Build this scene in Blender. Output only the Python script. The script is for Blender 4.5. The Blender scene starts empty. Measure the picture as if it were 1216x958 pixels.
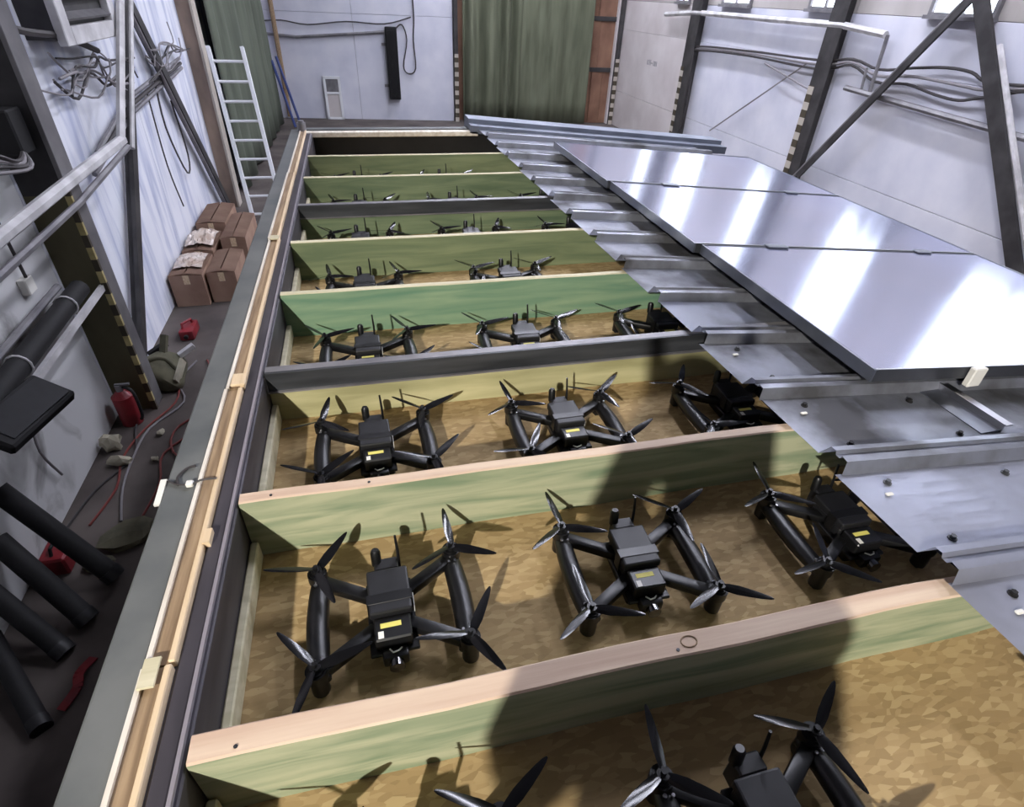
import bpy, bmesh, math, random
from mathutils import Vector, Matrix, Euler, Quaternion
random.seed(7)
R = math.radians
scene = bpy.context.scene
col = scene.collection

# ------------------------------------------------------------------ camera, world, lights, exposure
cam_data = bpy.data.cameras.new('camera')
cam_data.sensor_fit = 'HORIZONTAL'
cam_data.sensor_width = 36.0
cam_data.lens = 675.65 / 1216 * 36.0
cam_data.clip_start = 0.01
cam = bpy.data.objects.new('camera', cam_data)
col.objects.link(cam)
YAW, PITCH, ROLL = 0.2625, 0.6258, -0.0457
CAM = Vector((0.320, -0.4245, 0.8692))
fwd = Vector((math.sin(YAW) * math.cos(PITCH), math.cos(YAW) * math.cos(PITCH), -math.sin(PITCH)))
rt0 = Vector((math.cos(YAW), -math.sin(YAW), 0))
dn0 = fwd.cross(rt0)
rt = math.cos(ROLL) * rt0 + math.sin(ROLL) * dn0
dn = -math.sin(ROLL) * rt0 + math.cos(ROLL) * dn0
cam.matrix_world = Matrix(((rt.x, -dn.x, -fwd.x, CAM.x), (rt.y, -dn.y, -fwd.y, CAM.y), (rt.z, -dn.z, -fwd.z, CAM.z), (0, 0, 0, 1)))
scene.camera = cam

world = bpy.data.worlds.new('world')
scene.world = world
world.use_nodes = True
world.node_tree.nodes['Background'].inputs[0].default_value = (0.75, 0.85, 1.0, 1)
world.node_tree.nodes['Background'].inputs[1].default_value = 0.6

KEY = Vector((-1.52, -3.5, 2.55))          # the work floodlight on the left wall behind the photographer
KEY_AIM = Vector((1.15, 0.75, 0.0))
kd = bpy.data.lights.new('floodlight_beam', 'SPOT')
kd.energy = 1400
kd.color = (1.0, 0.95, 0.87)
kd.shadow_soft_size = 0.05
kd.spot_size = R(44)
kd.spot_blend = 0.6
key = bpy.data.objects.new('floodlight_beam', kd)
col.objects.link(key)
key.location = KEY
key.rotation_euler = (KEY_AIM - KEY).to_track_quat('-Z', 'Y').to_euler()

TUBE_STRENGTH = 108.0
WINDOW_STRENGTH = 4.2
vs = scene.view_settings
vs.view_transform = 'Standard'
vs.look = 'None'
vs.gamma = 1.0
vs.use_curve_mapping = False
vs.exposure = 0.0

# ------------------------------------------------------------------ materials
def lin(c):
    return tuple(((v / 255) / 12.92 if v / 255 <= 0.04045 else ((v / 255 + 0.055) / 1.055) ** 2.4) for v in c) + (1,)

MATS = {}
def M(name, c1, c2=None, rough=0.6, metal=0.0, scale=6.0, stretch=(1, 1, 1), bump=0.0, detail=5.0, lo=0.35, hi=0.65,
      rough2=None, metal2=None, kind='NOISE', c3=None, coat=0.0, distortion=0.0, bscale=None, aniso=0.0):
    m = bpy.data.materials.new(name)
    m.use_nodes = True
    nt = m.node_tree
    b = nt.nodes['Principled BSDF']
    b.inputs['Base Color'].default_value = lin(c1)
    b.inputs['Roughness'].default_value = rough
    b.inputs['Metallic'].default_value = metal
    if coat: b.inputs['Coat Weight'].default_value = coat
    if aniso: b.inputs['Anisotropic'].default_value = aniso
    if c2 is not None:
        tc = nt.nodes.new('ShaderNodeTexCoord')
        mp = nt.nodes.new('ShaderNodeMapping')
        mp.inputs['Scale'].default_value = stretch
        nt.links.new(tc.outputs['Object'], mp.inputs['Vector'])
        if kind == 'VORONOI':
            tx = nt.nodes.new('ShaderNodeTexVoronoi')
            tx.inputs['Scale'].default_value = scale
            out = tx.outputs['Color']
            ns = nt.nodes.new('ShaderNodeTexNoise'); ns.inputs['Scale'].default_value = scale * 0.35
            nt.links.new(mp.outputs['Vector'], ns.inputs['Vector'])
            mv = nt.nodes.new('ShaderNodeVectorMath'); mv.operation = 'MULTIPLY_ADD'
            mv.inputs[1].default_value = (0.012, 0.012, 0.012)
            nt.links.new(ns.outputs['Color'], mv.inputs[0]); nt.links.new(mp.outputs['Vector'], mv.inputs[2])
            nt.links.new(mv.outputs['Vector'], tx.inputs['Vector'])
            sp = nt.nodes.new('ShaderNodeSeparateColor')
            nt.links.new(out, sp.inputs['Color'])
            fac = sp.outputs['Red']
        else:
            tx = nt.nodes.new('ShaderNodeTexNoise')
            tx.inputs['Scale'].default_value = scale
            tx.inputs['Detail'].default_value = detail
            tx.inputs['Distortion'].default_value = distortion
            nt.links.new(mp.outputs['Vector'], tx.inputs['Vector'])
            fac = tx.outputs['Fac']
        rp = nt.nodes.new('ShaderNodeValToRGB')
        rp.color_ramp.elements[0].position = lo
        rp.color_ramp.elements[1].position = hi
        rp.color_ramp.elements[0].color = lin(c1)
        rp.color_ramp.elements[1].color = lin(c2)
        if c3 is not None:
            e = rp.color_ramp.elements.new((lo + hi) / 2); e.color = lin(c3)
        nt.links.new(fac, rp.inputs['Fac'])
        nt.links.new(rp.outputs['Color'], b.inputs['Base Color'])
        if rough2 is not None or metal2 is not None:
            for sock, a, d in (('Roughness', rough, rough2), ('Metallic', metal, metal2)):
                if d is None: continue
                mr = nt.nodes.new('ShaderNodeMapRange')
                mr.inputs['From Min'].default_value = lo; mr.inputs['From Max'].default_value = hi
                mr.inputs['To Min'].default_value = a; mr.inputs['To Max'].default_value = d
                nt.links.new(fac, mr.inputs['Value']); nt.links.new(mr.outputs['Result'], b.inputs[sock])
        if bump:
            bp = nt.nodes.new('ShaderNodeBump')
            bp.inputs['Strength'].default_value = bump
            bp.inputs['Distance'].default_value = 0.01
            nt.links.new(fac, bp.inputs['Height'])
            nt.links.new(bp.outputs['Normal'], b.inputs['Normal'])
    MATS[name] = m
    return m

def EM(name, c, s):
    m = bpy.data.materials.new(name); m.use_nodes = True
    b = m.node_tree.nodes['Principled BSDF']
    b.inputs['Base Color'].default_value = lin(c)
    b.inputs['Emission Color'].default_value = lin(c)
    b.inputs['Emission Strength'].default_value = s
    MATS[name] = m
    return m

M('wall_white', (214, 214, 222), (188, 190, 204), 0.85, scale=1.6, lo=0.3, hi=0.75, bump=0.1)
M('wall_streak', (176, 182, 204), (222, 224, 232), 0.8, scale=2.2, stretch=(1, 2.6, 0.35), lo=0.34, hi=0.55, bump=0.15, distortion=0.6)
M('wall_dirty', (120, 118, 116), (200, 200, 200), 0.85, scale=2.4, lo=0.30, hi=0.46, bump=0.2, distortion=0.5)
M('wall_beige', (206, 200, 198), (188, 180, 178), 0.85, scale=1.2)
M('wall_upper', (164, 158, 152), (184, 179, 174), 0.9, scale=1.5, stretch=(1, 1, 0.4))
M('joint_grey', (120, 118, 122), None, 0.9)
M('concrete', (64, 57, 54), (100, 92, 87), 0.9, scale=2.0, bump=0.3, lo=0.3, hi=0.7)
M('ceiling_grey', (170, 170, 172), (150, 150, 152), 0.9, scale=1)
M('osb', (150, 126, 86), (182, 158, 114), 0.8, scale=42, stretch=(1, 2.6, 1), kind='VORONOI', c3=(164, 138, 96), lo=0.0, hi=1.0, bump=0.3)
M('green_wood', (122, 138, 108), (172, 174, 142), 0.75, scale=3.2, stretch=(0.8, 8, 8), lo=0.34, hi=0.62, bump=0.2, distortion=0.8)
M('teal_wood', (100, 136, 110), (136, 160, 128), 0.75, scale=3.0, stretch=(0.8, 8, 8), lo=0.34, hi=0.66, bump=0.2, distortion=0.6)
M('far_wood', (88, 106, 80), (120, 134, 102), 0.75, scale=3.0, stretch=(0.8, 8, 8), lo=0.34, hi=0.66, bump=0.2, distortion=0.6)
M('olive_wood', (98, 112, 82), (128, 138, 102), 0.75, scale=3.0, stretch=(0.8, 8, 8), lo=0.34, hi=0.66, bump=0.2, distortion=0.6)
M('yellow_wood', (152, 148, 106), (194, 188, 144), 0.75, scale=3.0, stretch=(0.8, 6, 6), lo=0.34, hi=0.66, bump=0.2)
M('pink_wood', (196, 168, 146), (216, 194, 170), 0.7, scale=4, stretch=(0.6, 10, 10), lo=0.35, hi=0.65, bump=0.15)
M('cream_wood', (214, 206, 178), (190, 182, 150), 0.7, scale=5, stretch=(0.6, 8, 8))
M('pale_wood', (230, 208, 174), (206, 180, 144), 0.65, scale=5, stretch=(12, 0.6, 12), bump=0.15)
M('brown_wood', (160, 136, 106), (120, 98, 74), 0.75, scale=6, stretch=(12, 0.8, 12), bump=0.2)
M('white_strip', (232, 226, 214), (206, 196, 180), 0.6, scale=8, stretch=(4, 0.6, 4))
M('rail_grey', (86, 90, 90), (112, 114, 112), 0.55, metal=0.2, scale=4.5, lo=0.35, hi=0.6, rough2=0.7, bump=0.1)
M('rail_dark', (58, 55, 60), (82, 78, 84), 0.5, metal=0.35, scale=5, stretch=(3, 0.6, 3), bump=0.1)
M('edge_light', (150, 144, 150), None, 0.5, metal=0.3)
M('steel_dark', (52, 54, 58), (78, 80, 84), 0.5, metal=0.4, scale=6, stretch=(0.5, 4, 4))
M('alu', (202, 206, 222), (176, 178, 190), 0.36, metal=0.45, scale=3.2, lo=0.42, hi=0.66, rough2=0.62, metal2=0.45, detail=7, bump=0.05)
M('alu_dusty', (112, 112, 116), (190, 194, 206), 0.7, metal=0.25, scale=3.4, lo=0.36, hi=0.56, rough2=0.32, metal2=0.5, detail=7, bump=0.05)
M('panel_metal', (192, 196, 224), (178, 183, 212), 0.13, metal=0.8, scale=2.0, lo=0.35, hi=0.7, rough2=0.18)
M('panel_edge', (150, 154, 164), (120, 124, 132), 0.35, metal=0.9, scale=5)
M('panel_side', (74, 76, 80), (96, 98, 104), 0.45, metal=0.7, scale=4)
M('end_beam', (92, 98, 112), (120, 126, 140), 0.45, metal=0.5, scale=3)
M('curtain', (80, 84, 66), (104, 108, 88), 0.95, scale=2.0, stretch=(3, 3, 0.4))
M('curtain_side', (98, 104, 90), (78, 84, 72), 0.95, scale=2.0, stretch=(3, 3, 0.4))
M('rust_door', (108, 76, 60), (150, 114, 92), 0.8, scale=2.5, stretch=(1, 1, 0.6), lo=0.3, hi=0.7)
M('pillar_green', (78, 74, 50), (98, 92, 66), 0.7, scale=4, stretch=(1, 1, 0.4))
M('pillar_dark', (48, 46, 46), (70, 68, 68), 0.6, metal=0.2, scale=4)
M('pillar_grey', (118, 116, 116), (92, 90, 92), 0.6, metal=0.2, scale=4)
M('pillar_rust', (164, 142, 124), (112, 98, 88), 0.7, scale=3, stretch=(1, 1, 0.4))
M('hazard_yellow', (196, 182, 128), (160, 146, 96), 0.7, scale=10)
M('hazard_dark', (66, 58, 44), None, 0.7)
M('hazard_white', (178, 170, 158), None, 0.7)
M('pipe_white', (214, 212, 212), (176, 174, 174), 0.45, scale=6)
M('pipe_grey', (140, 138, 140), (110, 108, 112), 0.45, metal=0.3, scale=6)
M('black_matt', (13, 12, 13), (22, 21, 22), 0.75, scale=8)
M('cable_dark', (54, 50, 50), None, 0.6)
M('cable_grey', (128, 124, 126), None, 0.6)
M('cable_red', (120, 50, 44), None, 0.6)
M('carton', (164, 134, 114), (142, 112, 94), 0.85, scale=4)
M('plastic_film', (206, 196, 186), (176, 156, 140), 0.25, scale=5)
M('red', (146, 34, 42), (108, 26, 34), 0.45, scale=6)
M('olive', (74, 72, 56), (100, 96, 76), 0.9, scale=7, bump=0.3)
M('stone', (176, 170, 150), (140, 134, 118), 0.9, scale=7, bump=0.4)
M('ladder_white', (236, 238, 240), None, 0.4, metal=0.1)
M('blue_paint', (58, 72, 124), None, 0.4)
M('glass_dark', (40, 42, 46), None, 0.15)
M('drone_black', (11, 11, 12), (18, 18, 20), 0.38, scale=20)
M('drone_matt', (17, 17, 19), (26, 26, 29), 0.5, scale=20)
M('blade_black', (12, 12, 14), None, 0.2)
M('metal_small', (190, 190, 195), None, 0.3, metal=1.0)
M('sticker_yellow', (222, 212, 110), None, 0.6)
M('sticker_white', (226, 224, 216), None, 0.6)
M('lens_glass', (12, 12, 16), None, 0.05, coat=1.0)
M('jacket', (52, 56, 52), (66, 70, 64), 0.9, scale=8)
M('trousers', (44, 46, 54), None, 0.9)
M('skin', (206, 160, 134), None, 0.6)
M('hair', (58, 44, 34), None, 0.7)
EM('tube_light', (236, 238, 255), TUBE_STRENGTH)
EM('daylight_pane', (236, 244, 255), WINDOW_STRENGTH)
EM('flood_face', (255, 240, 214), 12.0)

# ------------------------------------------------------------------ helpers
def tag(o, label=None, cat=None, group=None, kind=None):
    if label: o['label'] = label
    if cat: o['category'] = cat
    if group: o['group'] = group
    if kind: o['kind'] = kind
    return o

def thing(name, loc, label=None, cat=None, group=None, kind=None):
    o = bpy.data.objects.new(name, None)
    o.empty_display_size = 0.1
    col.objects.link(o)
    o.location = loc
    return tag(o, label, cat, group, kind)

def origin_of(parent):
    o = Vector((0, 0, 0))
    while parent is not None:
        o += parent.location
        parent = parent.parent
    return o

def link(name, bm, mats, parent=None, smooth=False, base=None):
    """world-space bmesh -> object; origin at the parent's base, or at the mesh's own base when it stands alone"""
    if parent is not None:
        off = origin_of(parent)
    elif base is not None:
        off = Vector(base)
    else:
        xs = [v.co for v in bm.verts]
        off = Vector(((min(v.x for v in xs) + max(v.x for v in xs)) / 2, (min(v.y for v in xs) + max(v.y for v in xs)) / 2, min(v.z for v in xs)))
    own = Vector((0, 0, 0))
    for v in bm.verts: v.co -= off
    bmesh.ops.recalc_face_normals(bm, faces=bm.faces)
    me = bpy.data.meshes.new(name)
    bm.to_mesh(me); bm.free()
    if isinstance(mats, str): mats = [mats]
    for m in mats: me.materials.append(MATS[m])
    if smooth:
        for p in me.polygons: p.use_smooth = True
        if hasattr(me, 'set_sharp_from_angle'): me.set_sharp_from_angle(angle=R(40))
    o = bpy.data.objects.new(name, me)
    col.objects.link(o)
    if parent is not None: o.parent = parent
    else: o.location = off
    return o

def add_box(bm, x0, x1, y0, y1, z0, z1, bev=0.0, mi=0, seg=1):
    r = bmesh.ops.create_cube(bm, size=1.0)
    vs_ = r['verts']
    for v in vs_:
        v.co = Vector((x0 + (v.co.x + .5) * (x1 - x0), y0 + (v.co.y + .5) * (y1 - y0), z0 + (v.co.z + .5) * (z1 - z0)))
    fs = set(f for v in vs_ for f in v.link_faces)
    for f in fs: f.material_index = mi
    if bev > 0:
        es = list(set(e for v in vs_ for e in v.link_edges))
        rr = bmesh.ops.bevel(bm, geom=es, offset=bev, segments=seg, profile=0.5, affect='EDGES')
        for f in rr['faces']: f.material_index = mi
        return [v for v in rr['verts']]
    return vs_

def box(name, x, y, z, mat, parent=None, bev=0.0, base=None, seg=1, smooth=False):
    bm = bmesh.new()
    add_box(bm, x[0], x[1], y[0], y[1], z[0], z[1], bev, seg=seg)
    return link(name, bm, mat, parent, smooth, base)

def add_tube(bm, pts, r, n=8, mi=0, cap=True):
    pts = [Vector(p) for p in pts]
    rings = []
    up = None
    for i, p in enumerate(pts):
        d = (pts[min(i + 1, len(pts) - 1)] - pts[max(i - 1, 0)]).normalized()
        if up is None:
            up = Vector((0, 0, 1)) if abs(d.z) < 0.9 else Vector((1, 0, 0))
        a = d.cross(up).normalized(); b = a.cross(d).normalized(); up = b
        rr = r[i] if isinstance(r, (list, tuple)) else r
        rings.append([bm.verts.new(p + rr * (math.cos(2 * math.pi * k / n) * a + math.sin(2 * math.pi * k / n) * b)) for k in range(n)])
    for i in range(len(rings) - 1):
        for k in range(n):
            f = bm.faces.new((rings[i][k], rings[i][(k + 1) % n], rings[i + 1][(k + 1) % n], rings[i + 1][k])); f.material_index = mi
    if cap:
        f = bm.faces.new(rings[0]); f.material_index = mi
        f = bm.faces.new(rings[-1]); f.material_index = mi

def smooth_path(pts, k=4):
    pts = [Vector(p) for p in pts]
    if len(pts) < 3: return pts
    out = []
    for i in range(len(pts) - 1):
        p0 = pts[max(i - 1, 0)]; p1 = pts[i]; p2 = pts[i + 1]; p3 = pts[min(i + 2, len(pts) - 1)]
        for j in range(k):
            t = j / k
            out.append(0.5 * ((2 * p1) + (-p0 + p2) * t + (2 * p0 - 5 * p1 + 4 * p2 - p3) * t * t + (-p0 + 3 * p1 - 3 * p2 + p3) * t ** 3))
    out.append(pts[-1])
    return out

def tube(name, pts, r, mat, parent=None, n=8, soft=False, base=None):
    bm = bmesh.new()
    add_tube(bm, smooth_path(pts) if soft else pts, r, n)
    return link(name, bm, mat, parent, True, base)

def add_bar(bm, a, b, w, h, mi=0, upv=(0, 0, 1)):
    """rectangular bar from a to b, w across, h along the up direction"""
    a = Vector(a); b = Vector(b); d = (b - a).normalized(); u = Vector(upv)
    s = d.cross(u).normalized(); u = s.cross(d).normalized()
    q = []
    for p in (a, b):
        q.append([bm.verts.new(p + s * (sx * w / 2) + u * (sz * h / 2)) for sx, sz in ((-1, -1), (1, -1), (1, 1), (-1, 1))])
    fs = [bm.faces.new(q[0]), bm.faces.new(q[1])]
    for k in range(4): fs.append(bm.faces.new((q[0][k], q[0][(k + 1) % 4], q[1][(k + 1) % 4], q[1][k])))
    for f in fs: f.material_index = mi

def bar(name, a, b, w, h, mat, parent=None, upv=(0, 0, 1), bev=0.0):
    bm = bmesh.new()
    add_bar(bm, a, b, w, h, 0, upv)
    if bev: bmesh.ops.bevel(bm, geom=list(bm.edges), offset=bev, segments=2, profile=0.5, affect='EDGES')
    return link(name, bm, mat, parent)

def add_cyl(bm, c, r, h, axis='Z', n=16, r2=None, mi=0):
    r = bmesh.ops.create_cone(bm, cap_ends=True, segments=n, radius1=r, radius2=r if r2 is None else r2, depth=h)
    m = {'Z': Matrix.Identity(3), 'Y': Matrix.Rotation(R(90), 3, 'X'), 'X': Matrix.Rotation(R(90), 3, 'Y')}[axis]
    for v in r['verts']:
        v.co = m @ v.co + Vector(c)
    for f in set(f for v in r['verts'] for f in v.link_faces): f.material_index = mi

def add_blob(bm, c, s, seed, rough=0.25, sub=3):
    rnd = random.Random(seed)
    r = bmesh.ops.create_icosphere(bm, subdivisions=sub, radius=1.0)
    ph = [(Vector((rnd.uniform(-3, 3), rnd.uniform(-3, 3), rnd.uniform(-3, 3))), rnd.uniform(0, 6)) for _ in range(6)]
    for v in r['verts']:
        d = 1 + rough * sum(math.sin(v.co.dot(a) * 1.6 + b) for a, b in ph) / 3
        v.co = Vector((v.co.x * s[0] * d, v.co.y * s[1] * d, max(v.co.z, -0.55) * s[2] * d)) + Vector(c)

def copy_tree(o, parent=None):
    c = o.copy()
    col.objects.link(c)
    c.parent = parent
    for ch in o.children:
        copy_tree(ch, c)
    return c

# ------------------------------------------------------------------ the hall
FZ = -2.0
XL, XR = -1.8, 7.15
ZC = 4.4
YN = -6.0
def back_y(x): return 16.85 - 0.1173 * (x + 1.8)

fl = tag(box('floor', (XL - .3, XR + .3), (YN - .2, 17.2), (FZ - .15, FZ), 'concrete'), kind='structure')
tag(box('ceiling', (XL - .3, XR + .3), (YN - .2, 17.2), (ZC, ZC + .15), 'ceiling_grey'), kind='structure')
tag(box('wall_front', (XL - .3, XR + .3), (YN - .2, YN), (FZ, ZC), 'wall_white'), kind='structure')

wl = thing('wall_left', (XL, 5, FZ), kind='structure')
box('wall_backing', (XL - .3, XL - .02), (YN, 17.1), (FZ, ZC), 'joint_grey', wl)
ys = [YN, -1.2, 3.86, 6.6, 9.4, 12.6, 17.0]
for i in range(len(ys) - 1):
    mt = 'wall_dirty' if ys[i + 1] < 4 else 'wall_streak'
    box('wall_panel', (XL - .06, XL), (ys[i] + .004, ys[i + 1] - .004), (FZ, 0.75), mt, wl, bev=.004)
    box('wall_panel', (XL - .06, XL), (ys[i] + .004, ys[i + 1] - .004), (0.756, ZC), 'wall_beige', wl, bev=.004)

wr = thing('wall_right', (XR, 5, FZ), kind='structure')
box('wall_backing', (XR + .02, XR + .3), (YN, 16.4), (FZ, ZC), 'joint_grey', wr)
ys = [YN, -0.3, 3.6, 7.7, 11.9, 15.85]
for i in range(len(ys) - 1):
    for z0, z1, mt in ((FZ, -1.172, 'wall_white'), (-1.165, 0.20, 'wall_white'), (0.204, 0.80, 'wall_white'), (0.806, ZC, 'wall_upper')):
        if i == 4 and mt == 'wall_white': mt = 'wall_beige'
        box('wall_panel', (XR, XR + .06), (ys[i] + .004, ys[i + 1] - .004), (z0, z1), mt, wr, bev=.004)
for k, (dy, hh) in enumerate(((0, .10), (.10, .10), (.22, .06), (.32, .11), (.44, .10))):      # faded stencil strokes on the far panel
    for q in range(2):
        bm = bmesh.new(); add_box(bm, XR - .002, XR, 13.55 + dy + q * .055, 13.575 + dy + q * .055, -.41 + (.03 if k == 2 else 0), -.41 + hh)
        link('stencil_mark', bm, 'joint_grey', wr)

wb = thing('wall_back', (0.6, 16.6, FZ), kind='structure')
def back_box(name, x0, x1, z0, z1, d0, d1, mat, parent, bev=0.0):
    """a box on the (slightly skewed) back wall: x range, z range, d = distance in front of the wall"""
    bm = bmesh.new()
    vsx = add_box(bm, x0, x1, -d1, -d0, z0, z1, bev)
    for v in bm.verts: v.co.y += back_y(v.co.x)
    return link(name, bm, mat, parent)
for x0, x1 in ((-2.1, 0.45), (0.456, 2.85)):
    for z0, z1 in ((FZ, 0.30), (0.306, ZC)):
        back_box('wall_panel', x0, x1, z0, z1, -.2, 0, 'wall_white', wb, .004)
back_box('wall_panel', 2.85, 7.4, 3.0, ZC, -.2, 0, 'wall_white', wb, .004)
back_box('wall_panel', 7.0, 7.4, FZ, 3.0, -.2, 0, 'wall_beige', wb, .004)
back_box('wall_backing', -2.1, 7.5, FZ, ZC, -.4, -.21, 'joint_grey', wb)

# door with rusty boards in the back opening
dr = thing('door_1', (6.5, 15.95, FZ), kind='structure')
for i, (x0, x1, z0, z1) in enumerate(((5.2, 6.55, .42, 3), (6.56, 7.05, .42, 3), (5.2, 6.62, -.70, .38), (6.63, 7.05, -.70, .38), (5.2, 6.5, -2, -.74), (6.51, 6.80, -2, -.74), (6.81, 7.05, -2, -.74))):
    back_box('door_board', x0, x1, z0, z1, -.16, -.13 + .008 * (i % 3), 'rust_door', dr, .006)
for zz in (.40, -.72):
    back_box('door_rail', 5.2, 7.05, zz - .05, zz + .05, -.13, -.09, 'pillar_dark', dr)
back_box('door_board', 2.9, 5.2, -2, 3.0, -.18, -.16, 'rust_door', dr)

def stripes(parent, f, z0, z1, step, mats):
    z = z0; k = 0
    while z < z1 - 1e-4:
        f(z, min(z + step, z1), mats[k % 2], parent)
        z += step; k += 1
# door posts with hazard stripes
for nm, xc, lb in (('door_post', 2.92, 'left'), ('door_post', 7.08, 'right')):
    pst = tag(thing(nm, (xc, back_y(xc) - .1, FZ)), 'striped black and white post %s' % ('at the left edge of the green door curtain' if lb == 'left' else 'in the back right corner beside the rusty door'), 'post', 'door posts')
    back_box('post_core', xc - .045, xc + .045, FZ, 3.0, .0, .10, 'pillar_dark', pst)
    stripes(pst, lambda a, b, m, p, xc=xc: back_box('hazard_stripe', xc - .05, xc + .05, a, b, .10, .106, m, p), FZ, -.45, .105, ('hazard_white', 'hazard_dark'))

# windows along the right wall
for n, (y0, y1) in enumerate(((12.5, 12.95), (10.3, 11.15), (8.0, 8.65), (5.6, 6.4), (3.25, 4.3), (0.6, 1.5))):
    w = thing('window_%d' % (n + 1), (XR, (y0 + y1) / 2, .83), kind='structure')
    z0, z1 = .86, 2.75
    box('window_sill', (XR - .10, XR + .02), (y0 - .06, y1 + .06), (z0 - .07, z0 - .03), 'pipe_grey', w)
    for a, b, c, d in ((y0 - .05, y0, z0 - .04, z1 + .05), (y1, y1 + .05, z0 - .04, z1 + .05), (y0, y1, z0 - .04, z0), (y0, y1, z1, z1 + .05)):
        box('window_frame', (XR - .05, XR), (a, b), (c, d), 'pipe_grey', w)
    ym = (y0 + y1) / 2
    box('window_mullion', (XR - .04, XR), (ym - .02, ym + .02), (z0, z1), 'pipe_grey', w)
    for a, b in ((y0, ym - .02), (ym + .02, y1)):
        for c, d in ((z0, z0 + .6), (z0 + .63, z0 + 1.24), (z0 + 1.27, z1)):
            box('pane', (XR - .012, XR - .006), (a, b), (c, d), 'daylight_pane', w)
        for c in (z0 + .6, z0 + 1.24):
            box('glazing_bar', (XR - .03, XR), (a, b), (c, c + .03), 'pipe_grey', w)

# ceiling lamps (out of the picture, they light the hall)
for i, y in enumerate((3.5, 7.0, 10.5, 14.0)):
    for x in (2.6, 5.2):
        t = thing('ceiling_lamp', (x, y, ZC - .12), 'long fluorescent lamp fixed to the hall ceiling', 'lamp', 'ceiling lamps')
        box('housing', (x - .16, x + .16), (y - .8, y + .8), (ZC - .07, ZC), 'pipe_white', t, .01)
        box('diffuser', (x - .13, x + .13), (y - .76, y + .76), (ZC - .10, ZC - .07), 'tube_light', t)

# the work floodlight whose beam is set at the top
t = thing('floodlight', KEY, 'work floodlight on the left wall behind the photographer', 'lamp')
dirv = (KEY_AIM - KEY).normalized()
c0 = KEY - dirv * .16
bm = bmesh.new(); add_bar(bm, c0 - dirv * .05, c0 + dirv * .05, .30, .22); link('housing', bm, 'black_matt', t)
bm = bmesh.new(); add_bar(bm, c0 + dirv * .051, c0 + dirv * .056, .26, .18); link('lens', bm, 'flood_face', t)
tube('bracket', [c0 - dirv * .05, (XL + .02, c0.y - .12, c0.z)], .018, 'pipe_grey', t)
CEND = True

# ------------------------------------------------------------------ the cabin with its bays
F = -0.165
D = 0.5
Y0, Y1 = -0.56, 4.30
cab = thing('cargo_cabin', (1.2, 2.0, FZ), 'long grey cabin with open roof divided into wooden bays', 'cabin')
box('side_wall', (-.150, -.055), (Y0, Y1), (FZ, -.02), 'rail_dark', cab)
box('side_wall', (2.94, 3.04), (Y0, Y1), (FZ, -.22), 'rail_dark', cab)
box('end_wall', (-.055, 2.94), (Y1 - .06, Y1), (FZ, -.14), 'black_matt', cab)
box('end_wall', (-.055, 2.94), (Y0, Y0 + .04), (FZ, -.15), 'rail_dark', cab)
box('end_board', (-.055, 1.5), (Y1 - .06, Y1 - .02), (-.14, -.03), 'black_matt', cab)
box('side_rail', (-.158, -.090), (Y0, Y1 + .04), (-.06, .0), 'rail_grey', cab, .006)
box('inner_rail', (-.046, -.016), (Y0, Y1 - .02), (-.06, -.002), 'rail_dark', cab, .004)
box('inner_lining', (-.054, -.004), (Y0, Y1 - .06), (F, -.008), 'rail_dark', cab, .003)
box('rail_lip', (-.0165, -.0105), (Y0, Y1 - .06), (-.012, .001), 'edge_light', cab)
box('end_rail', (-.05, 1.2), (Y1 - .10, Y1 - .04), (-.03, .004), 'white_strip', cab, .004)
box('end_rail', (-.05, 1.2), (Y1 - .02, Y1 + .05), (-.05, .01), 'rail_grey', cab, .004)
bm = bmesh.new(); add_cyl(bm, (-.075, Y1 - .03, .03), .03, .055); add_cyl(bm, (-.075, Y1 - .03, .06), .02, .02)
link('corner_knob', bm, 'pipe_grey', cab, True)
# timber strips along the rail, in lengths with a step at each joint
seams = [Y0, .16, .93, 2.05, 3.1, Y1]
for i in range(len(seams) - 1):
    a, b = seams[i], seams[i + 1] - .004
    j = .003 * ((i * 7) % 3 - 1)
    box('white_edge_strip', (-.0905 + j, -.083 + j), (a, b), (-.04, .008), 'white_strip', cab)
    box('timber_strip', (-.083 + j, -.057 + j), (a, b), (-.04, .002), 'brown_wood', cab)
    box('timber_batten', (-.057 + j, -.046 + j), (a, b), (-.04, .009), 'pale_wood', cab, .002)
box('joint_plate', (-.090, -.066), (.12, .17), (.008, .0125), 'cream_wood', cab, .001)
box('joint_plate', (-.076, -.040), (.93, .985), (.008, .016), 'pale_wood', cab, .002)
box('joint_plate', (-.082, -.05), (2.02, 2.06), (.008, .014), 'cream_wood', cab, .001)
box('wood_splinter', (-.049, -.036), (.395, .43), (-.002, .012), 'pale_wood', cab)
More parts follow.
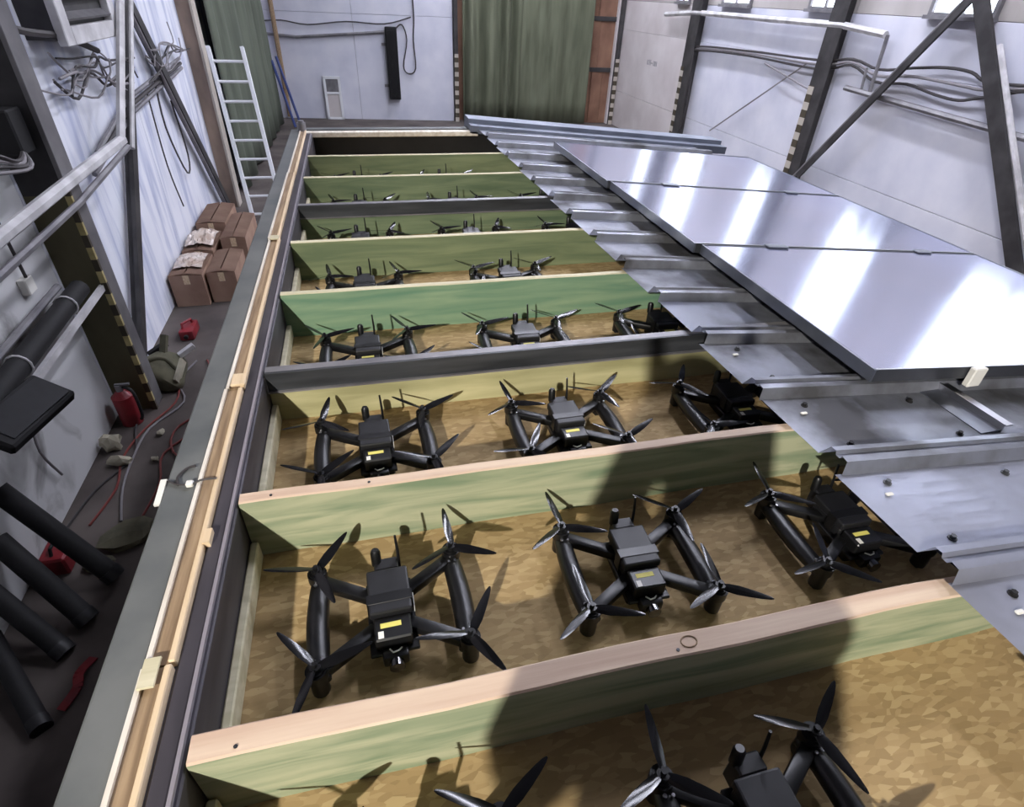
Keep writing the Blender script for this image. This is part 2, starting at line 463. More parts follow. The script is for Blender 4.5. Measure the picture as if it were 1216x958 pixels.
# bay floor boards
for a, b in ((Y0 + .04, .02), (.0225, 1.24), (1.2425, 2.46), (2.4625, Y1 - .06)):
    box('floor_board', (-.004, 1.75), (a, b), (F - .018, F), 'osb', cab)
box('floor_board', (1.7525, 2.94), (Y0 + .04, Y1 - .06), (F - .1, F - .08), 'osb', cab)
for k in range(-1, 8):
    a = k * D + .045; b = (k + 1) * D - .003
    box('floor_batten', (-.003, .014), (max(a, Y0 + .05), b), (F, F + .05 + .01 * (k % 2)), 'cream_wood', cab, .003)
slat_mats = {0: 'green_wood', 1: 'green_wood', 2: 'yellow_wood', 3: 'teal_wood', 4: 'olive_wood', 5: 'far_wood', 6: 'far_wood', 7: 'olive_wood'}
for k in range(8):
    y = k * D
    T = .042 if k == 0 else (.030 if k < 3 else .026)
    metal = k in (2, 5)
    bm = bmesh.new()
    ztop = -.062 if metal else 0.0
    nseg = 24
    rnd = random.Random(k)
    rows = []
    for s in range(nseg + 1):
        xx = -.002 + (1.72 + .002) * s / nseg
        wv = 0.0015 * math.sin(s * .9 + k) + rnd.uniform(-.0008, .0008)
        wz = -.055 * max(0, xx - 1.25)          # hidden end, planed down under the roof sheets
        rows.append([bm.verts.new((xx, y + wv, F)), bm.verts.new((xx, y + wv, ztop + wz - .003)), bm.verts.new((xx, y + wv + .003, ztop + wz)),
                     bm.verts.new((xx, y + T + wv - .003, ztop + wz)), bm.verts.new((xx, y + T + wv, ztop + wz - .003)), bm.verts.new((xx, y + T + wv, F))])
    for s in range(nseg):
        for q in range(6):
            f = bm.faces.new((rows[s][q], rows[s][(q + 1) % 6], rows[s + 1][(q + 1) % 6], rows[s + 1][q]))
            f.material_index = 1 if q in (1, 2, 3) else 0
    bm.faces.new(rows[0]); bm.faces.new(rows[-1])
    cb = link('crossbeam', bm, [slat_mats[k], 'pink_wood' if k < 2 else 'cream_wood'], cab)
    if metal:
        bm = bmesh.new()
        add_box(bm, -.002, 1.70, y - .006, y + .003, -.062, .0, .001)
        add_box(bm, -.002, 1.70, y + .003, y + .030, -.004, .0, 0, 1)
        add_box(bm, -.002, 1.70, y - .014, y - .006, -.062, -.057, 0, 1)
        link('metal_channel', bm, ['steel_dark', 'pipe_grey'], cb)
    elif k < 2:
        for sx in (.06, .74 if k == 0 else .26):
            bm = bmesh.new(); add_cyl(bm, (sx, y + .012, .0006), .003, .0016, n=8); link('nail', bm, 'steel_dark', cb)
# knot ring on the nearest crossbeam
bm = bmesh.new()
ring = [Vector((.765 + .014 * math.cos(a), .022 + .010 * math.sin(a), .0006)) for a in [2 * math.pi * i / 20 for i in range(21)]]
add_tube(bm, ring, .0012, 5, cap=False)
link('wood_knot', bm, 'brown_wood', cab)

# cable tie and clamp on the side rail
t = thing('cable_clip', (-.11, .58, .0), 'white clip on a thin wire tied across the grey rail', 'clip')
tube('wire', [(-.052, .574, .012), (-.083, .574, .012), (-.10, .572, .006), (-.13, .578, .004), (-.150, .592, .004), (-.158, .60, -.004)], .0022, 'cable_dark', t, 6, True)
tube('wire', [(-.128, .576, .004), (-.134, .60, .006), (-.120, .625, .006), (-.105, .632, .005)], .003, 'cable_dark', t, 6, True)
bm = bmesh.new(); add_box(bm, -.112, -.098, .566, .580, .001, .012, .002); link('buckle', bm, 'sticker_white', t)
bm = bmesh.new(); add_bar(bm, (-.161, .60, .002), (-.163, .535, -.008), .012, .006); link('tag_strip', bm, 'sticker_white', t)

# ------------------------------------------------------------------ corrugated roof on the right half
SL = -0.082                                     # the roof falls to the right
def roof_z(x): return 0.012 + SL * max(0, x - 1.28)
roof = thing('sheet_roof', (2.0, 2.0, -.1), 'dusty aluminium roof of ribbed sheets covering the right side', 'roof')
P = 0.30
XE = 3.05
prof = [(0.0, .0), (.012, .030), (.030, .032), (.034, .022), (.046, .022), (.050, .032), (.066, .030), (.080, .0)]
k = -2
ribs = []
i = 0
y = .014 - 2 * P
while y < 4.2:
    left = 1.298 - .022 * max(0, y) + (.006 * math.sin(i * 2.7))
    a = [(y + dy, dz) for dy, dz in prof] + [(min(y + P + .006, 4.33), .0)]
    bm = bmesh.new()
    up, dnv = [], []
    nx = 6
    rows = []
    for j in range(nx + 1):
        rows.append([])
        for q, (yy, zz) in enumerate(a):
            lx = left + (.012 if 0 < q < 7 else 0.0) - (.010 if q == len(a) - 1 else 0)
            xx = lx + (XE - lx) * j / nx
            rows[-1].append(bm.verts.new((xx, yy, roof_z(xx) + zz + .0008 * (i % 2))))
    for j in range(nx):
        for q in range(len(a) - 1):
            bm.faces.new((rows[j][q], rows[j + 1][q], rows[j + 1][q + 1], rows[j][q + 1]))
    bmesh.ops.solidify(bm, geom=bm.faces[:], thickness=.0018)
    sh = link('roof_sheet', bm, 'alu' if i < 3 else 'alu_dusty', roof)
    if i < 5:
        for (sx, sy) in ((left + .10, y + .265), (left + .11, y + .10), (left + .45, y + .26), (left + .47, y + .11)):
            bm = bmesh.new(); add_cyl(bm, (sx, sy, roof_z(sx) + .006), .006, .008, n=6); add_cyl(bm, (sx, sy, roof_z(sx) + .002), .009, .002, n=12)
            link('screw', bm, 'black_matt' if i % 2 else 'steel_dark', sh, True)
        sx = left + .07
        bm = bmesh.new(); add_box(bm, sx - .008, sx + .010, y + .225, y + .234, roof_z(sx) + .002, roof_z(sx) + .007, .002)
        link('metal_chip', bm, 'sticker_white', sh)
    y += P; i += 1
# end profile
bm = bmesh.new()
for (ya, yb, za, zb) in ((4.30, 4.48, -.03, .075), (4.20, 4.30, -.01, .045)):
    add_bar(bm, (1.14, (ya + yb) / 2, (za + zb) / 2), (3.35, (ya + yb) / 2, (za + zb) / 2 + SL * 2.2), yb - ya, zb - za)
link('end_profile', bm, 'end_beam', roof)
bm = bmesh.new()
add_bar(bm, (3.06, Y0, roof_z(3.06) - .05), (3.06, 4.2, roof_z(3.06) - .05), .03, .09)
link('eaves_profile', bm, 'end_beam', roof)

# flat metal panels lying on the ribs
PY = [.59, 1.54, 2.46, 3.42]
names = ['nearest flat reflective metal panel on the ribbed roof', 'middle flat reflective metal panel on the ribbed roof', 'farthest flat reflective metal panel, next to the roof end']
px1 = 3.035
def panel_z(x): return .090 + SL * (x - 1.5)
for i in range(3):
    a, b = PY[i] + .004, PY[i + 1] - .004
    px0 = (1.597, 1.572, 1.555)[i]
    t = thing('roof_panel', ((px0 + px1) / 2, (a + b) / 2, .05), names[i], 'panel', 'reflective roof panels')
    def slab(x0, x1, y0, y1, d0, d1, nm, mat, bev=0.0):
        bm = bmesh.new(); add_box(bm, x0, x1, y0, y1, d0, d1, bev)
        for v in bm.verts: v.co.z += panel_z(v.co.x)
        return link(nm, bm, mat, t)
    slab(px0 + .006, px1 - .006, a + .006, b - .006, -.004, .0, 'top_plate', 'panel_metal')
    slab(px0, px0 + .006, a, b, -.036, .002, 'side_edge', 'panel_edge')
    slab(px1 - .006, px1, a, b, -.036, .002, 'side_edge', 'panel_edge')
    slab(px0 + .006, px1 - .006, a, a + .006, -.036, .002, 'front_edge', 'panel_side')
    slab(px0 + .006, px1 - .006, b - .006, b, -.036, .002, 'rear_edge', 'panel_side')
    slab(px0 + .006, px1 - .006, a, a + .005, .002, .0035, 'edge_trim', 'metal_small')
    slab(px0 + .02, px1 - .02, a + .02, b - .02, -.034, -.030, 'bottom_plate', 'panel_side')
    if i < 2:
        slab(px0 + .30, px0 + .40, b - .02, b + .02, .002, .008, 'joint_clip', 'panel_edge', .002)
        slab(px0 + 1.08, px0 + 1.16, b - .02, b + .02, .002, .008, 'joint_clip', 'panel_edge', .002)
# loose angle bracket below the front panel
t = thing('angle_bracket', (1.85, .48, .03), 'loose aluminium angle bracket jutting from under the nearest panel', 'bracket')
bz = lambda x: roof_z(x) + .004
bm = bmesh.new(); add_bar(bm, (1.86, .68, bz(1.86)), (1.87, .42, bz(1.87)), .070, .004); link('flange', bm, 'panel_edge', t)
bm = bmesh.new(); add_bar(bm, (1.895, .68, bz(1.895) + .010), (1.905, .42, bz(1.905) + .010), .006, .026); link('web', bm, 'metal_small', t)
bm = bmesh.new(); add_bar(bm, (1.912, .68, bz(1.91) + .018), (1.922, .42, bz(1.92) + .018), .026, .004); link('lip', bm, 'metal_small', t)
bm = bmesh.new(); add_box(bm, 1.93, 1.975, .572, .592, .0, .060, .003); link('clip', bm, 'sticker_white', t)

# ------------------------------------------------------------------ the quadcopters
def blade_bm():
    bm = bmesh.new()
    st = [(.004, .006, 20), (.016, .0085, 24), (.034, .0098, 20), (.058, .0085, 14), (.080, .0062, 10), (.094, .0038, 7), (.100, .0015, 5)]
    rows = []
    for r, c, tw in st:
        s, co = math.sin(R(tw)), math.cos(R(tw))
        off = -.002 + .004 * (r / .1)
        pts = []
        for u, w in ((-1, 0), (-.3, .0013), (.5, .0011), (1, 0), (.5, -.0007), (-.3, -.0007)):
            yy = u * c; zz = w * (1 - r / .14)
            pts.append(bm.verts.new((r, yy * co - zz * s + off, yy * s + zz * co + .10 * r)))
        rows.append(pts)
    for i in range(len(rows) - 1):
        for q in range(6):
            bm.faces.new((rows[i][q], rows[i][(q + 1) % 6], rows[i + 1][(q + 1) % 6], rows[i + 1][q]))
    bm.faces.new(rows[0]); bm.faces.new(rows[-1])
    return bm
BLADE = None
HX, HY = .136, .104          # half distances between motors
def make_drone():
    t = thing('quadcopter_drone', (0, 0, 0))
    o = lambda n, bm, m, p=None, s=False: link(n, bm, m, p or t, s)
    # central frame: lower plate, upper plate, electronics box
    bm = bmesh.new(); add_box(bm, -.045, .045, -.085, .075, .036, .044, .002); add_box(bm, -.040, .040, -.070, .070, .012, .036, .004); o('frame', bm, 'drone_black')
    bm = bmesh.new(); add_box(bm, -.040, .040, -.030, .070, .072, .092, .004, seg=2); add_box(bm, -.036, .036, -.026, .066, .044, .072, .003); o('battery_pack', bm, 'drone_matt')
    bm = bmesh.new(); add_box(bm, -.043, .043, -.010, .012, .091, .0935, .001); add_box(bm, -.043, -.0405, -.010, .012, .05, .0935); add_box(bm, .0405, .043, -.010, .012, .05, .0935); o('battery_strap', bm, 'drone_black')
    bm = bmesh.new(); add_box(bm, .0432, .0448, -.020, .012, .060, .078, .0006); o('side_label', bm, 'sticker_white')
    # front box with camera
    fb = None
    bm = bmesh.new(); add_box(bm, -.034, .034, -.078, -.030, .044, .078, .003); fb = o('front_box', bm, 'drone_black')
    bm = bmesh.new(); add_box(bm, -.022, .016, -.054, -.044, .078, .0788); o('yellow_label', bm, 'sticker_yellow', fb)
    bm = bmesh.new(); add_box(bm, -.027, -.017, -.074, -.060, .078, .0788); o('white_label', bm, 'sticker_white', fb)
    bm = bmesh.new(); add_box(bm, -.024, .024, -.100, -.078, .022, .052, .006, seg=2); cm = o('camera', bm, 'drone_black', None, True)
    bm = bmesh.new(); add_cyl(bm, (0, -.104, .036), .014, .016, 'Y', 18); o('lens', bm, 'lens_glass', cm, True)
    bm = bmesh.new(); add_tube(bm, [(-.010, -.082, .053), (-.004, -.092, .056), (.006, -.090, .056), (.012, -.084, .054)], .0016, 6); o('wire', bm, 'sticker_white', cm, True)
    # rear module and antennas
    bm = bmesh.new(); add_box(bm, -.024, .024, .070, .100, .030, .088, .003); rm = o('rear_module', bm, 'drone_matt')
    bm = bmesh.new(); add_tube(bm, [(-.018, .094, .080), (-.018, .097, .112), (-.018, .098, .118)], [.010, .010, .007], 12); o('antenna_stub', bm, 'drone_black', rm, True)
    bm = bmesh.new(); add_tube(bm, [(.026, .090, .060), (.026, .094, .110), (.024, .098, .150)], [.0035, .0032, .0025], 8); o('antenna', bm, 'drone_black', rm, True)
    # arms, side guards, motors, propellers
    for sx in (-1, 1):
        for sy in (-1, 1):
            bm = bmesh.new()
            add_bar(bm, (sx * .030, sy * .034, .050), (sx * (HX - .006), sy * (HY - .008), .050), .026, .022)
            bmesh.ops.bevel(bm, geom=list(bm.edges), offset=.005, segments=2, profile=.5, affect='EDGES')
            o('arm', bm, 'drone_black', None, True)
        bm = bmesh.new()
        n = 10; rows = []
        for i in range(n + 1):
            u = -1 + 2 * i / n
            yy = u * (HY + .004); w = .0195 + .003 * math.cos(u * 1.5); h = .019 * (1 - .25 * u * u)
            cx = sx * (HX - .004 + .006 * (1 - u * u)); cz = .044
            rows.append([bm.verts.new((cx + w * math.cos(a) * (1 if abs(math.cos(a)) < .8 else .95), yy, cz + h * math.sin(a))) for a in [2 * math.pi * q / 12 for q in range(12)]])
        for i in range(n):
            for q in range(12): bm.faces.new((rows[i][q], rows[i][(q + 1) % 12], rows[i + 1][(q + 1) % 12], rows[i + 1][q]))
        bm.faces.new(rows[0]); bm.faces.new(rows[-1])
        o('side_guard', bm, 'drone_black', None, True)
    for sx in (-1, 1):
        for sy in (-1, 1):
            bm = bmesh.new()
            add_cyl(bm, (sx * HX, sy * HY, .062), .019, .022, n=18); add_cyl(bm, (sx * HX, sy * HY, .074), .015, .006, n=18); add_cyl(bm, (sx * HX, sy * HY, .03), .016, .044, n=14)
            mo = o('motor', bm, 'drone_black', None, True)
            bm = bmesh.new(); add_cyl(bm, (sx * (HX + .004), sy * (HY - .022), .0635), .0035, .003, n=8); add_cyl(bm, (sx * (HX - .009), sy * (HY - .024), .0635), .0028, .003, n=8); o('screw', bm, 'metal_small', mo, True)
            bm = bmesh.new(); add_box(bm, sx * HX - .011, sx * HX + .011, sy * HY - .011, sy * HY + .011, .0, .012, .004); add_cyl(bm, (sx * HX, sy * HY, .012), .010, .016, n=12); o('foot', bm, 'drone_matt', None, True)
            bm = bmesh.new()
            add_cyl(bm, (0, 0, .004), .010, .010, n=14); add_cyl(bm, (0, 0, .012), .005, .010, n=6)
            pr = link('propeller', bm, 'drone_black', None, True, base=(0, 0, 0))
            pr.parent = t; pr.location = (sx * HX, sy * HY, .077)
            global BLADE
            for b in range(3):
                if BLADE is None:
                    bl = link('blade', blade_bm(), 'blade_black', None, True, base=(0, 0, 0)); BLADE = bl.data
                else:
                    bl = bpy.data.objects.new('blade', BLADE); col.objects.link(bl)
                bl.parent = pr; bl.location = (0, 0, .006); bl.rotation_euler = (0, 0, b * 2 * math.pi / 3)
    return t

proto = make_drone()
ord_bay = ['frontmost bay at the bottom edge', 'second bay from the front', 'third bay from the front', 'fourth bay from the front', 'fifth bay from the front',
           'sixth bay from the front', 'seventh bay from the front', 'eighth bay from the front']
ord_col = ['left', 'middle', 'right']
exact = {(1, 0): (9, 50, 55, 89), (1, 1): (95, 95, 85, 25), (1, 2): (70, 80, 20, 60), (2, 0): (35, 75, 40, 20), (2, 1): (60, 95, 25, 40), (0, 0): (0, 30, 20, 30), (0, 1): (0, 80, 0, 35)}
# order of the four numbers: front-left, rear-left, front-right, rear-right
first = True
rnd = random.Random(11)
for bay in range(0, 8):
    for c in range(3):
        if (bay, c) in ((0, 2), (4, 2), (7, 2)): continue
        x = .279 + .522 * c; y = (bay - 1) * D + .27
        if bay == 4 and c == 1: x += .07
        if bay == 2: y -= .015
        if bay > 2: y -= .04
        if first: d = proto; first = False
        else: d = copy_tree(proto)
        d.location = (x + rnd.uniform(-.006, .006), y + rnd.uniform(-.005, .005), F)
        d.rotation_euler = (0, 0, R(rnd.uniform(-1.5, 1.5)))
        where = ord_bay[bay]
        tag(d, 'black quadcopter drone on the %s of the %s' % (ord_col[c], where) if c != 1 else 'black quadcopter drone in the middle of the %s' % where, 'drone', 'quadcopters in the bays')
        angs = exact.get((bay, c), tuple(rnd.uniform(0, 120) for _ in range(4)))
        props = [ch for ch in d.children if ch.name.startswith('propeller')]
        props.sort(key=lambda q: (q.location.x, q.location.y))
        for q, a in zip(props, angs): q.rotation_euler = (0, 0, R(a))

# ------------------------------------------------------------------ columns, braces and pipes of the hall
def column_left(y0, y1, x1, label, body, flange, zs0, zs1, step):
    t = thing('steel_column', (XL, (y0 + y1) / 2, FZ), label, 'column', 'hall columns')
    box('web', (XL, x1 - .03), (y0 + .02, y1 - .02), (FZ, -.3), body, t)
    box('web', (XL, x1 - .03), (y0 + .02, y1 - .02), (-.3, ZC), 'pillar_dark' if body == 'pillar_green' else body, t)
    box('flange', (x1 - .03, x1), (y0, y1), (FZ, ZC), flange, t, .003)
    if zs1 > zs0:
        stripes(t, lambda a, b, m, p: box('hazard_stripe', (x1 - .033, x1 + .004), (y0 - .004, y0 + .02), (a, b), m, p), zs0, zs1, step, ('hazard_dark', 'hazard_yellow'))
    return t
column_left(3.87, 4.05, -1.525, 'olive steel column with yellow hazard stripes on the left wall', 'pillar_green', 'pillar_grey', FZ, -.25, .085)
column_left(9.25, 9.5, -1.60, 'rusty beige steel column behind the white ladder', 'pillar_rust', 'hazard_white', 0, 0, 1)

def column_right(y0, y1, label, zt):
    t = thing('steel_column', (XR, (y0 + y1) / 2, FZ), label, 'column', 'hall columns')
    box('web', (6.99, XR), (y0 + .10, y1 - .10), (FZ, ZC), 'pillar_dark', t)
    box('flange', (6.97, 6.99), (y0, y1), (FZ, ZC), 'pillar_dark', t, .003)
    stripes(t, lambda a, b, m, p: box('hazard_stripe', (6.964, 6.992), (y1 - .12, y1 + .004), (a, b), m, p), FZ, zt, .105, ('hazard_dark', 'hazard_white'))
column_right(7.66, 7.98, 'dark steel column with striped edge near the middle of the right wall', -.10)
column_right(11.66, 12.03, 'dark steel column with striped edge farthest along the right wall', -.25)

def brace(a, b, w, label, mats, light=None):
    t = thing('diagonal_brace', (Vector(a) if a[2] < b[2] else Vector(b)), label, 'brace', 'diagonal wall braces')
    bar('angle_bar', a, b, w, .035, mats, t, (1, 0, 0))
    bm = bmesh.new(); s = Vector((.03 if a[0] > 0 else -.03, 0, 0))
    add_bar(bm, Vector(a) + s, Vector(b) + s, .02, .08, 0, (1, 0, 0)); link('angle_leg', bm, mats, t)
    if light:
        off = Vector((0, light, -.06))
        tube('edge_tube', [Vector(a) + off, Vector(b) + off], .022, 'pipe_grey', t)
    return t
brace((6.93, 5.78, 1.0), (6.93, 7.58, -1.30), .10, 'dark diagonal brace leaning down left to the middle right column', 'pillar_dark', .10)
brace((6.93, 5.70, 1.05), (6.93, 3.35, -2.0), .16, 'steep dark brace near the right edge of the photo', 'pillar_dark')
tube('light_pole', [(6.98, 5.25, .6), (6.98, 3.20, -2.0)], .035, 'pipe_white')
tag(bpy.data.objects['light_pole'], 'pale pipe running alongside the steep dark right brace', 'pipe')
brace((-1.70, 6.9, .68), (-1.70, 4.20, -2.0), .10, 'dark brace standing behind the olive column on the left wall', 'pillar_dark')
brace((-1.70, 6.95, .70), (-1.70, 9.10, -2.0), .13, 'dark diagonal brace leaning down to the cardboard boxes', 'pillar_dark', -.10)

# pipes and cables on the right wall
def cable(name, pts, r, mat, label, cat='cable', group=None, soft=True):
    o = tube(name, pts, r, mat, None, 7, soft)
    return tag(o, label, cat, group)
cable('conduit', [(7.0, 13.2, .60), (7.0, 11.9, .67), (7.0, 10.8, .67), (7.0, 8.85, .663), (7.0, 7.7, .662), (7.0, 6.87, .60)], .045, 'pipe_white', 'white pipe running high along the right wall under the windows', 'pipe', None, False)
cable('drop_pipe', [(7.03, 6.87, .60), (7.03, 6.83, -.06)], .025, 'pipe_grey', 'short grey pipe dropping from the white pipe', 'pipe', None, False)
cable('drop_pipe', [(7.03, 7.03, .22), (7.03, 6.99, -.06)], .018, 'pipe_grey', 'thin grey stub pipe beside the short drop pipe', 'pipe', None, False)
cable('conduit', [(7.03, 7.3, -.05), (7.03, 5.9, -.11), (7.03, 4.5, -.168), (7.03, 1.5, -.29)], .038, 'pipe_grey', 'grey pipe sloping along the right wall behind the braces', 'pipe', None, False)
for j in range(3):
    dz = -.035 * j
    cable('wall_cable', [(7.05, 11.98, -.30 + dz), (7.05, 11.85, .02 + dz), (7.05, 11.5, .137 + dz), (7.05, 9.78, .19 + dz), (7.05, 8.0, .22 + dz * 1.6), (7.05, 7.35, .29 + dz), (7.05, 6.83, .22 + dz * 2), (7.05, 6.3, .29 + dz * 2.5), (7.05, 5.83, .34 + dz * 4), (7.05, 5.49, .33 + dz * 4), (7.05, 5.2, .26 + dz * 2), (7.05, 4.3, .30), (7.05, 2.0, .30)], .017, ('cable_dark', 'cable_grey', 'cable_dark')[j],
          '%s sagging cable of the bundle along the right wall' % ('uppermost', 'middle pale', 'lowest')[j], 'cable', 'right wall cable bundle')
cable('stay_wire', [(7.05, 10.557, -1.203), (7.05, 8.275, .156)], .012, 'cable_grey', 'thin taut wire slanting up to the middle right column', 'wire', None, False)
cable('stay_wire', [(7.05, 9.33, .057), (7.05, 8.0, -.18)], .012, 'cable_grey', 'thin taut wire slanting down to the middle right column', 'wire', None, False)
cable('hanging_cable', [(6.95, 11.60, .05), (6.93, 11.55, -.4), (6.95, 11.6, -.9), (6.95, 11.55, -1.35), (6.95, 11.45, -1.0), (6.95, 11.5, -.3)], .016, 'cable_dark', 'looped dark cable hanging on the farthest right column', 'cable')

# things on the back wall
def bpt(x, z, d=.05): return (x, back_y(x) - d, z)
t = thing('wall_heater', bpt(1.34, -1.50), 'tall narrow black unit mounted on the white back wall', 'heater')
back_box('casing', 1.20, 1.48, -1.50, .07, .03, .17, 'black_matt', t, .015)
for k in range(9): back_box('fin', 1.235 + .024 * k, 1.245 + .024 * k, -1.44, .0, .17, .185, 'drone_matt', t)
for z in (-1.2, -.3): back_box('mount', 1.10, 1.22, z - .03, z + .03, .0, .06, 'pipe_grey', t)
cable('loop_cable', [bpt(1.45, .02), bpt(1.62, .12), bpt(1.72, -.2), bpt(1.60, -.75), bpt(1.72, -.92), bpt(1.9, -.80), bpt(1.88, -.2), bpt(1.92, .28), bpt(1.9, .9)], .016, 'cable_dark', 'dark cable looping down beside the black wall unit', 'cable')
cable('conduit', [bpt(-1.75, -.15), bpt(-.9, -.21), bpt(1.2, -.04)], .032, 'pipe_grey', 'thin grey conduit across the white back wall', 'pipe', None, False)
cable('wall_cable', [bpt(-1.75, .08), bpt(-1.2, .12), bpt(-.6, .05), bpt(.3, .14), bpt(1.2, .12), bpt(1.85, .28)], .014, 'cable_dark', 'thin dark cable above the conduit on the back wall', 'cable')
cable('corner_pipe', [bpt(-1.36, -1.95, .1), bpt(-1.36, 3.5, .1)], .055, 'brown_wood', 'brown vertical pipe near the back left corner', 'pipe', None, False)
t = thing('leaning_frame', bpt(-.2, FZ), 'small white frame with dark upper pane leaning on back wall', 'frame')
for a, b, c, d in ((-.42, -.36, -2, -1.03), (-.06, .0, -2, -1.03), (-.42, .0, -1.08, -1.02), (-.42, .0, -2.0, -1.95), (-.42, .0, -1.42, -1.37)):
    back_box('frame_bar', a, b, c, d, .05, .09, 'ladder_white', t)
back_box('dark_pane', -.36, -.06, -1.37, -1.08, .06, .07, 'pipe_grey', t)
back_box('pale_pane', -.36, -.06, -1.95, -1.42, .06, .07, 'wall_beige', t)
cable('blue_rod', [(-1.15, 15.40, FZ + .03), (-1.46, 15.75, -.62)], .03, 'blue_paint', 'blue rod leaning in the back left corner, nearer one', 'rod', 'blue rods', False)
cable('blue_rod', [(-1.02, 15.50, FZ + .03), (-1.36, 15.85, -.55)], .03, 'blue_paint', 'blue rod leaning in the back left corner, beside the pipe', 'rod', 'blue rods', False)

# curtains
def curtain(name, n, fx, z0, z1, mat, label):
    bm = bmesh.new()
    nz = 10; rows = []
    for i in range(n + 1):
        rows.append([])
        for j in range(nz + 1):
            u = i / n; w = j / nz
            x, y = fx(u, w)
            rows[-1].append(bm.verts.new((x, y, z0 + (z1 - z0) * w)))
    for i in range(n):
        for j in range(nz):
            bm.faces.new((rows[i][j], rows[i + 1][j], rows[i + 1][j + 1], rows[i][j + 1]))
    o = link(name, bm, mat, None, True)
    sm = o.modifiers.new('thickness', 'SOLIDIFY'); sm.thickness = .012
    return tag(o, label, 'curtain')
def fx_back(u, w):
    x = 3.06 + 3.22 * u
    amp = .10 if u < .45 else .035
    fr = 52 if u < .45 else 24
    y = back_y(x) - .28 + amp * math.sin(u * fr + 1.2 * math.sin(u * 17) + (1 - w) * .9) + .03 * math.sin(u * 7)
    return x, y
curtain('door_curtain', 160, fx_back, FZ + .05, 3.0, 'curtain', 'large dark green curtain closing the opening in the back wall')
def fx_left(u, w):
    y = 10.1 + 6.0 * u
    x = XL + .20 + .07 * math.sin(u * 40 + 1.5 * math.sin(u * 9)) + .10 * (1 - w) * u
    return x, y
curtain('side_curtain', 120, fx_left, FZ + .05, 3.6, 'curtain_side', 'grey green curtain hanging on the left wall behind the ladder')

# ladder
lb0, lb1 = Vector((-1.30, 8.46, FZ)), Vector((-1.515, 9.22, .13))
rb0, rb1 = Vector((-.875, 8.46, FZ)), Vector((-1.09, 9.22, .13))
t = thing('ladder', (-1.09, 8.46, FZ), 'white metal ladder leaning beside the left curtain', 'ladder')
bar('rail', lb0, lb1, .045, .07, 'ladder_white', t, (0, 1, 0))
bar('rail', rb0, rb1, .045, .07, 'ladder_white', t, (0, 1, 0))
for k in range(9):
    u = .055 + k * .1085
    if u > 1: break
    tube('rung', [lb0.lerp(lb1, u), rb0.lerp(rb1, u)], .018, 'ladder_white', t)

# left wall: pipes, louvre unit, cables, dark rail and lamp box
cable('conduit', [(-1.5, 7.2, 1.7), (-1.5, 6.02, .70), (-1.5, 4.98, -.18)], .032, 'pipe_white', 'white pipe coming down steeply in front of the dark left brace', 'pipe', None, False)
cable('conduit', [(-1.44, 6.1, .70), (-1.44, 4.98, -.25)], .018, 'pipe_white', 'thinner white pipe beside the steep white pipe', 'pipe', None, False)
cable('conduit', [(-1.5, 5.0, -.19), (-1.5, 3.75, -.215), (-1.5, 1.2, -.27)], .040, 'pipe_white', 'thick pale pipe running along the left wall past the column', 'pipe', None, False)
cable('conduit', [(-1.44, 4.9, -.22), (-1.44, 3.75, -.31), (-1.44, 1.2, -.37)], .022, 'pipe_grey', 'thin grey pipe below the thick pale left pipe', 'pipe', None, False)
t = thing('louvre_unit', (-1.68, 5.3, .45), 'white framed louvre vent unit high on the left wall', 'vent')
box('casing', (XL, -1.60), (4.78, 5.90), (.48, 1.5), 'pillar_dark', t)
for a, b, c, d in ((4.74, 4.88, .45, 1.55), (5.80, 5.94, .45, 1.55), (4.881, 5.799, .45, .56)):
    box('frame_bar', (-1.60, -1.54), (a, b), (c, d), 'pipe_white', t, .006)
for k in range(7):
    bm = bmesh.new(); add_bar(bm, (-1.58, 4.88, .62 + k * .13), (-1.58, 5.80, .62 + k * .13), .09, .015, 0, (.6, 0, 1)); link('louvre', bm, 'pillar_grey', t)
rnd = random.Random(5)
def tangle(name, y0, y1, z0, z1, n, label, group):
    for k in range(n):
        pts = []
        a = (rnd.uniform(y0, y0 + .35 * (y1 - y0)), rnd.uniform(z0, z1)); b = (rnd.uniform(y1 - .35 * (y1 - y0), y1), rnd.uniform(z0, z1))
        for q in range(6):
            u = q / 5
            pts.append((XL + .05 + rnd.uniform(0, .10), a[0] + (b[0] - a[0]) * u + rnd.uniform(-.06, .06), a[1] + (b[1] - a[1]) * u + rnd.uniform(-.12, .10)))
        cable(name, pts, rnd.uniform(.006, .011), rnd.choice(('cable_dark', 'cable_grey', 'cable_grey')), label, 'cable', group)
tangle('tangled_cable', 4.3, 6.6, .0, .34, 9, 'grey cable in the tangle below the louvre unit', 'cables below the louvre unit')
tangle('tangled_cable', 6.6, 8.8, .0, .40, 7, 'grey cable in the tangle behind the diagonal left brace', 'cables behind the left brace')
for k in range(3):
    cable('wall_conduit', [(XL + .06, 5.1 - .1 * k, -.30 - .06 * k), (XL + .06, 6.2, -.07 - .06 * k), (XL + .06, 8.5, .05 - .05 * k)], .020, ('pipe_grey', 'cable_dark', 'pipe_grey')[k], '%s thin pipe of three running along the streaky left wall' % ('uppermost', 'middle dark', 'lowest')[k], 'pipe', 'thin left wall pipes', False)
cable('hanging_cable', [(XL + .04, 7.3, .0), (XL + .04, 7.2, -.5), (XL + .05, 7.5, -1.05), (XL + .05, 7.75, -.9), (XL + .04, 7.7, -.3)], .010, 'cable_dark', 'thin dark cable loop hanging on the streaky left wall', 'cable')
cable('hanging_cable', [(XL + .04, 6.9, -.1), (XL + .04, 6.85, -.8), (XL + .04, 7.0, -1.3)], .008, 'cable_dark', 'thin dark cable hanging straight down the left wall', 'cable')
